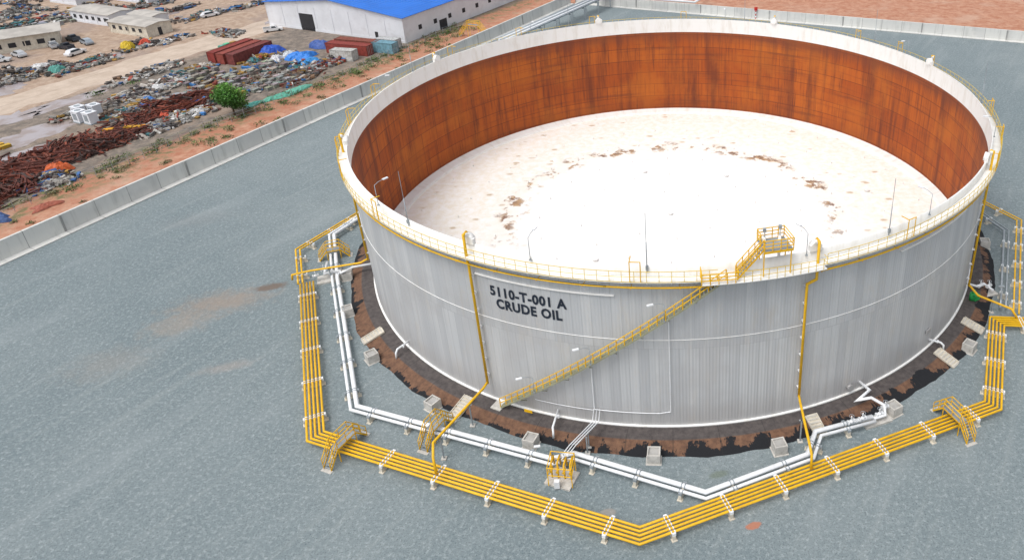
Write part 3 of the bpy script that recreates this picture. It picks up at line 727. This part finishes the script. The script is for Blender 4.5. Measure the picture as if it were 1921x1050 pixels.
def vehicle(name,x,y,rz,c,pickup=False):
    E=empty(name);R=Matrix.Rotation(rz,3,'Z')
    def q(a,e,h): v=R@Vector((a,e,0));return (x+v.x,y+v.y,h)
    paint=simple('car_paint',c,.3,.2,var=.05)
    def extr(b,prof,w,w2=None,m=0):
        w2=w2 or w;n=len(prof);s0=len(b.v);zs=[p[1] for p in prof];zm=max(zs);zn=min(zs)
        for sg in (-1,1):
            for a,h in prof:
                k=(h-zn)/(zm-zn);b.v.append(q(a,sg*(w+(w2-w)*k)/2,h))
        b.face([s0+i for i in range(n)],m);b.face([s0+n+i for i in range(n)][::-1],m)
        for i in range(n): j=(i+1)%n;b.face([s0+i,s0+n+i,s0+n+j,s0+j],m)
    b=MB()
    extr(b,[(-2.4,.35),(2.35,.35),(2.45,.6),(2.4,.85),(1.2,1.02),(-2.35,1.02),(-2.45,.7)],1.82,1.7)
    if pickup:
        extr(b,[(-.55,1.02),(1.2,1.02),(.6,1.62),(.45,1.68),(-.4,1.68),(-.55,1.6)],1.66,1.4)
        b.box(q(-1.45,0,1.035),(1.6,1.4,.03),rz=rz,m=2)
        for s_ in(-.8,.8): b.box(q(-1.45,s_,1.15),(1.8,.1,.25),rz=rz)
        b.box(q(-2.36,0,1.15),(.1,1.6,.25),rz=rz)
    else: extr(b,[(-2.0,1.02),(1.15,1.02),(.45,1.55),(.2,1.62),(-1.4,1.6),(-1.7,1.5)],1.66,1.32)
    b.obj('body',[paint,GLASS,DARK],E)
    g=MB();xe=-.5 if pickup else -1.75
    for s_ in (-1,1): g.hexa([q(xe+.1,s_*.80,1.06),q(.95,s_*.80,1.06),q(.95,s_*.85,1.06),q(xe+.1,s_*.85,1.06),q(xe+.2,s_*.70,1.5),q(.5,s_*.70,1.5),q(.5,s_*.75,1.5),q(xe+.2,s_*.75,1.5)])
    g.hexa([q(1.14,-.7,1.06),q(1.2,-.7,1.06),q(1.2,.7,1.06),q(1.14,.7,1.06),q(.58,-.6,1.54),q(.64,-.6,1.54),q(.64,.6,1.54),q(.58,.6,1.54)])
    g.obj('windows',[GLASS],E)
    w=MB()
    for a in (-1.5,1.5):
        for s_ in (-1,1): w.tube([q(a,s_*.68,.34),q(a,s_*.93,.34)],.34,14)
    w.obj('wheels',[RUBBER],E)
for nm,x,y,rz,c,pk in [('parked_car',-163.5,91,2.6,(.55,.57,.6),0),('pickup_truck',-160,98.5,2.4,(.5,.52,.55),1),('pickup_truck',-155.5,96.8,2.7,(.03,.035,.05),1),('parked_car',-153,101,2.5,(.35,.4,.45),0),('parked_car',-149.5,91.5,1.3,(.75,.76,.78),0),('pickup_truck',-159,104.5,2.6,(.05,.06,.08),1),('pickup_truck',-107.5,109.5,.5,(.78,.78,.78),1),('pickup_truck',-165,86.5,.3,(.6,.62,.64),1),('parked_car',-134,127,.9,(.7,.7,.72),0),('parked_car',-176,118,.4,(.2,.22,.26),0)]:
    vehicle(nm,x,y,rz,c,pk)

# ------------------------------------------------------------------ SCRAP
RUST=[(.2,.045,.025),(.15,.038,.025),(.26,.065,.035),(.10,.035,.025),(.17,.055,.04),(.07,.04,.035)]
GREY=[(.3,.3,.3),(.4,.39,.37),(.17,.17,.17),(.2,.16,.14),(.5,.48,.45),(.1,.09,.09),(.28,.24,.21),(.08,.07,.07)]
MIX=GREY*2+[(.65,.65,.65),(.05,.15,.4),(.4,.08,.05),(.25,.15,.09),(.16,.11,.08),(.06,.2,.22),(.5,.3,.07),(.2,.06,.04),(.05,.2,.5),(.6,.55,.5)]
def pile(name,x,y,rx,ry,h,pal,n,kind='plank',rot=None):
    rot=YROT if rot is None else rot
    b=MB();R=Matrix.Rotation(rot,3,'Z')
    ncl=max(4,int(rx*ry/4));cl=[(random.uniform(-1,1)*rx*.8,random.uniform(-1,1)*ry*.8,random.uniform(.4,1.1),random.choice(pal),random.uniform(0,pi)) for _ in range(ncl)]
    for i in range(n):
        cx_,cy_,ch,cp,cr=random.choice(cl)
        if random.random()<.3: lx=random.uniform(-rx,rx);ly=random.uniform(-ry,ry);kz=.15
        else:
            gx,gy=random.gauss(0,1),random.gauss(0,1);lx=cx_+gx*rx*.2;ly=cy_+gy*ry*.22;kz=math.exp(-(gx*gx+gy*gy)*.4)
        zz=random.uniform(0,1)*h*ch*kz+.03
        v=R@Vector((lx,ly,0))
        cc=cp if random.random()<.55 else random.choice(pal)
        j=random.uniform(.6,1.2);cc=tuple(min(.8,q*j) for q in cc)
        if kind=='plank': d=(random.uniform(1.,4.),random.uniform(.08,.35),random.uniform(.08,.3))
        else: d=(random.uniform(.3,2.2),random.uniform(.12,.8),random.uniform(.06,.55))
        rz=cr+random.choice((0,pi/2))*(random.random()<.25)+random.gauss(0,.25 if kind=='plank' else .8)
        Rm=Matrix.Rotation(rz,3,'Z')@Matrix.Rotation(random.gauss(0,.16),3,'Y')@Matrix.Rotation(random.gauss(0,.12),3,'X')
        b.box((x+v.x,y+v.y,zz+d[2]/2),d,R=Rm,col=cc)
    return b.obj(name,[TINT])
def rows(name,x,y,nx,ny,pitch,pal,hz=(.5,1.4),rot=None,size=(1.3,1.1)):
    rot=YROT if rot is None else rot;b=MB();R=Matrix.Rotation(rot,3,'Z')
    for i in range(nx):
        for j in range(ny):
            if random.random()<.18: continue
            v=R@Vector(((i-nx/2)*pitch+random.gauss(0,.15),(j-ny/2)*pitch+random.gauss(0,.15),0));H=random.uniform(*hz);c=random.choice(pal)
            z=0
            while z<H:
                t=.16;b.box((x+v.x,y+v.y,z+t/2),(size[0],size[1],t*.7),rz=rot+random.gauss(0,.04),col=tuple(q*random.uniform(.8,1.1) for q in c));z+=t
    return b.obj(name,[TINT])
for (x,y,rx,ry,h,n) in [(-111,27,11,6,1.8,1100),(-110.5,15,9,6,1.8,800),(-104.5,36,8,4,1.5,600),(-101.5,53.5,8,5,2.,800),(-106,46.5,7,4,1.7,550),(-116,8,10,7,1.7,600),(-122,20,9,5,1.,300)]:
    pile('rusty_scrap_heap',x,y,rx,ry,h,RUST,n,'plank')
for (x,y,rx,ry,h,n) in [(-109.5,52,8,4,1.1,450),(-97,46,6,3,1.,320),(-100.3,70,8,4.5,1.2,450),(-92,62,8,3.5,1.,420),(-113,66,8,4,.9,350),(-84,70,6,4,1.1,350),(-90,76,8,3,1.1,380),(-119,52,8,3,.7,240),(-104,18,4,3,1.,200),(-122,75,10,3,.6,180),(-81,79,6,3,1.3,320),(-97,84,6,4,1.,300),(-112,76,5,3,.8,200),(-96,56,5,2.5,.8,220),(-99,40,4,2,.8,160)]:
    pile('mixed_scrap_heap',x,y,rx,ry,h,MIX,n,'mix')
for (x,y,rx,ry,h,n) in [(-150,76,9,4,1.6,450),(-141,81.5,8,3,1.3,320),(-160,75,7,4,1.5,300),(-137.5,97,5,3,2.,280),(-132,103,5,2.5,1.,160),(-183,122,11,6,1.6,420),(-199,132,12,7,1.6,400),(-175,134,9,4,1.3,280),(-163,140,10,4,1.2,280),(-138,128,9,4,.8,200),(-190,104,8,5,1.4,240),(-205,160,14,6,1.5,300),(-120,108,3,6,.8,130),(-180,140,8,3,1.5,240),(-150,135,8,3,1.,200),(-128,140,8,3,1.,160),(-178,160,12,4,1.3,260)]:
    pile('mixed_scrap_heap',x,y,rx,ry,h,MIX,n,'mix')
rows('pallet_stack',-96,73,9,5,1.7,[(.3,.28,.26),(.4,.38,.35),(.22,.2,.19)])
rows('pallet_stack',-108,72,6,4,1.7,[(.33,.3,.27),(.25,.22,.2)])
rows('pallet_stack',-103,61,8,3,1.7,[(.4,.39,.38),(.28,.27,.26)])
rows('pallet_stack',-88,66,6,3,1.7,[(.3,.3,.28),(.42,.4,.37)])
rows('pallet_stack',-176,126,8,4,2.,[(.5,.5,.5),(.35,.34,.33)])
rows('timber_stack',-104.5,42,5,1,1.6,[(.75,.36,.02)],hz=(.4,.8),rot=YROT-.9,size=(1.7,1.0))
rows('timber_stack',-124,24,4,2,1.6,[(.6,.25,.08)],hz=(.3,.6),size=(1.6,1.))
rows('timber_stack',-112,96,3,3,1.7,[(.15,.5,.35),(.5,.3,.1)],hz=(.6,1.2))
rows('timber_stack',-125,33,3,2,1.6,[(.6,.35,.05)],hz=(.3,.6),size=(1.6,1.))
def tarp(x,y,rx,ry,h,c,rz=0.):
    b=MB();n=12;m_=simple('tarpaulin',c,.55,var=.3,scale=2.)
    for i in range(n+1):
        for j in range(n+1):
            u=i/n*2-1;w=j/n*2-1;k=max(abs(u),abs(w));z=.06+h*(1-k**3)*(.7+.4*random.random())
            e=1+.25*math.sin(3*math.atan2(w,u)+x);X=u*rx*e*(1+.1*random.random());Y_=w*ry*e*(1+.1*random.random())
            b.v.append((x+X*math.cos(rz)-Y_*math.sin(rz),y+X*math.sin(rz)+Y_*math.cos(rz),z))
    for i in range(n):
        for j in range(n):
            q=i*(n+1)+j;b.face([q,q+n+1,q+n+2,q+1],0,None,None,False)
    return b.obj('tarpaulin_cover',[m_])
tarp(-99.5,89.5,3.,2,1.9,(.03,.12,.6),.6);tarp(-89.5,84.5,3,2.2,1.6,(.03,.22,.7),.2);tarp(-86,80.5,2.5,1.5,1.2,(.05,.3,.7),.9)
tarp(-105.6,22.3,1.9,.9,1.6,(.6,.12,.03),.5);tarp(-94.6,82.5,1.3,1.3,1.5,(.7,.7,.72),.2);tarp(-92.5,85,1.5,1.,1.8,(.65,.68,.7),.2)
tarp(-83,56.8,2.8,1.,.7,(.12,.45,.33),.9);tarp(-80.5,61,3.2,1.1,.7,(.15,.5,.38),1.1);tarp(-86,53,1.8,.8,.6,(.08,.35,.3),.9)
tarp(-107.5,51.5,1.5,.8,1.2,(.04,.15,.6),.4);tarp(-101,47,1,.7,1.3,(.6,.1,.05),.4);tarp(-88,93.5,3.5,1.5,1.7,(.04,.1,.35),-.3);tarp(-84,95.5,2,1.5,1.6,(.55,.08,.06),-.3)
tarp(-138.5,95,1.5,1,2.1,(.7,.5,.03),.4);tarp(-136,98.5,1.3,1,1.8,(.6,.08,.04),.4);tarp(-150,80,2,1,1.5,(.7,.7,.7),.4);tarp(-145,78,1.5,1,1.5,(.1,.35,.3),.4);tarp(-160,72,2,1,1.5,(.05,.2,.5),.4);tarp(-103.5,5,2,1.2,1.2,(.06,.12,.3),.4);tarp(-112.5,64,1.5,1,1.1,(.65,.65,.65),.4)
tarp(-98.5,9.5,1.8,1.,.5,(.35,.1,.06),.9);tarp(-98.5,53,1.2,.7,1.4,(.04,.18,.6),.9);tarp(-95.5,48.5,1.4,.7,1.2,(.6,.6,.6),.3);tarp(-110,56,1.4,.7,1.2,(.05,.2,.55),.3)
def unit(x,y,rz):
    b=MB();R=Matrix.Rotation(rz,3,'Z')
    b.box((x,y,1.25),(2.1,1.7,2.1),rz=rz);b.box((x,y,.1),(2.3,1.9,.2),rz=rz,m=1);b.box((x,y,2.36),(2.3,1.9,.12),rz=rz)
    v=R@Vector((0,-.86,0));b.box((x+v.x,y+v.y,1.3),(1.2,.06,1.3),rz=rz,m=1)
    b.tube([(x,y,2.4),(x,y,2.5)],.55,14,m=1);return b.obj('cooling_unit_cabinet',[WSH,GALV])
unit(-117.2,45.5,vrot);unit(-114.4,44.6,vrot);unit(-119,48.,vrot);unit(-116.3,48.8,vrot)
b=MB()
for i in range(52):
    x,y=Y(-10+i*2.6,17+.8*math.sin(i*.7));b.tube([(x,y,0),(x,y,1.9)],.05,4)
    if i: 
        for h in (.4,1.1,1.8): b.tube([(px,py,h),(x,y,h)],.02,4,caps=False)
    px,py=x,y
b.obj('wire_fence',[GALV])

# ------------------------------------------------------------------ VEGETATION
m=NT('leaf_foliage');a=m.n('ShaderNodeAttribute',_attribute_name='Tint').outputs[0];LEAF=m.out(a,.6)
BARK=simple('bark',(.12,.08,.05),.9)
def leaves(b,c,rad,n,size,base=(.045,.12,.02)):
    for i in range(n):
        d=Vector((random.gauss(0,1),random.gauss(0,1),random.gauss(0,1))).normalized()*(random.random()**.4)
        p=Vector(c)+Vector((d.x*rad[0],d.y*rad[1],d.z*rad[2]))
        if p.z<.05:p.z=.05+random.random()*.2
        ax=Vector((random.gauss(0,1),random.gauss(0,1),random.gauss(0,1)+1.)).normalized();t=ax.orthogonal().normalized();u=ax.cross(t)
        s_=size*random.uniform(.6,1.3);k=random.uniform(.5,1.5)*(.75+.4*d.z);col=tuple(q*k for q in base)
        s0=len(b.v)
        for e,f in ((-1,0),(0,-.5),(1,0),(0,.5)): b.v.append(tuple(p+t*e*s_+u*f*s_))
        b.face([s0,s0+1,s0+2,s0+3],0,None,col)
def tree(name,x,y,h,r):
    E=empty(name);b=MB()
    def taper(p0,p1,r0,r1):
        n=7;p0=Vector(p0);p1=Vector(p1);d=(p1-p0).normalized();t=d.orthogonal().normalized();u=d.cross(t);s0=len(b.v)
        for p,rr in ((p0,r0),(p1,r1)):
            for i in range(n): b.v.append(tuple(p+(t*math.cos(2*pi*i/n)+u*math.sin(2*pi*i/n))*rr))
        for i in range(n): j=(i+1)%n;b.face([s0+i,s0+j,s0+n+j,s0+n+i])
    taper((x,y,0),(x+.1,y,h*.45),.22,.14);tips=[]
    for i in range(11):
        a=i*2.4;z=h*random.uniform(.3,.85);q=(x+r*.62*math.cos(a)*random.uniform(.5,1),y+r*.62*math.sin(a)*random.uniform(.5,1),z);taper((x+.1,y,h*.3+.05*i),q,.09,.03);tips.append(q)
    b.obj('trunk_and_limbs',[BARK],E);l=MB()
    for q in tips+[(x,y,h*.85),(x,y,h*.6)]:
        leaves(l,q,(r*.52,r*.52,h*.23),520,.22,random.choice([(.06,.19,.02),(.045,.13,.015),(.1,.25,.03)]))
    l.obj('foliage',[LEAF],E)
tree('green_tree',-87.4,47.3,6.2,3.4)
b=MB()
for i in range(260):
    s_=random.uniform(-15,125);t=random.gauss(18.5,1.6);x,y=Y(s_,t)
    if random.random()<.3: x,y=Y(s_,random.uniform(6,16))
    k=random.uniform(.3,1.)
    leaves(b,(x,y,.3*k),(1.4*k,1.4*k,.5*k),int(70*k),.17,random.choice([(.09,.15,.03),(.13,.16,.05),(.06,.12,.02),(.17,.17,.07)]))
for (x,y) in ((-124.5,61),(-121,68),(-70,76),(-68,79),(-66,84),(-63,88),(-60,93),(-74,66),(-71,71),(-76,62),(-58,96),(-55,101),(-52,107),(-73,73),(-71,82)):
    leaves(b,(x,y,.3),(2,2,.5),110,.17,(.1,.18,.04))
b.obj('roadside_weeds',[LEAF])

# ------------------------------------------------------------------ light, world, camera
w=bpy.data.worlds.new('World');SC.world=w;w.use_nodes=True;nt=w.node_tree
bg=nt.nodes['Background'];sky=nt.nodes.new('ShaderNodeTexSky');sky.sky_type='NISHITA';sky.sun_disc=False
EL,SAZ=math.radians(62),math.radians(-130)
sky.sun_elevation=EL;sky.sun_rotation=math.radians(90)-SAZ
sky.air_density=1.;sky.dust_density=3.;sky.ozone_density=1.
hs=nt.nodes.new('ShaderNodeHueSaturation');hs.inputs['Saturation'].default_value=.25;hs.inputs['Value'].default_value=1.28
nt.links.new(sky.outputs[0],hs.inputs['Color']);nt.links.new(hs.outputs[0],bg.inputs[0]);bg.inputs[1].default_value=.15
sl=bpy.data.lights.new('sun','SUN');sl.energy=1.5;sl.angle=math.radians(28);sl.color=(1,.97,.93)
so=bpy.data.objects.new('sun',sl);COL.objects.link(so)
sd=Vector((math.cos(EL)*math.cos(SAZ),math.cos(EL)*math.sin(SAZ),math.sin(EL)));so.rotation_euler=sd.to_track_quat('Z','Y').to_euler()
SC.view_settings.view_transform='Standard';SC.view_settings.look='None';SC.view_settings.exposure=0
pt,ww,ro=.468102,-.005827,-.02336
f=Vector((math.sin(ww)*math.cos(pt),math.cos(ww)*math.cos(pt),-math.sin(pt)));r0=Vector((math.cos(ww),-math.sin(ww),0));u0=r0.cross(f)
r=r0*math.cos(ro)+u0*math.sin(ro);u=u0*math.cos(ro)-r0*math.sin(ro)
cd=bpy.data.cameras.new('camera');co=bpy.data.objects.new('camera',cd);COL.objects.link(co)
M=Matrix((r,u,-f)).transposed().to_4x4();M.translation=Vector((0,-98.22,56.64));co.matrix_world=M
cd.sensor_width=36;cd.lens=27.175;cd.shift_x=-.15;cd.shift_y=-.0963;cd.clip_start=.5;cd.clip_end=5000
SC.camera=co
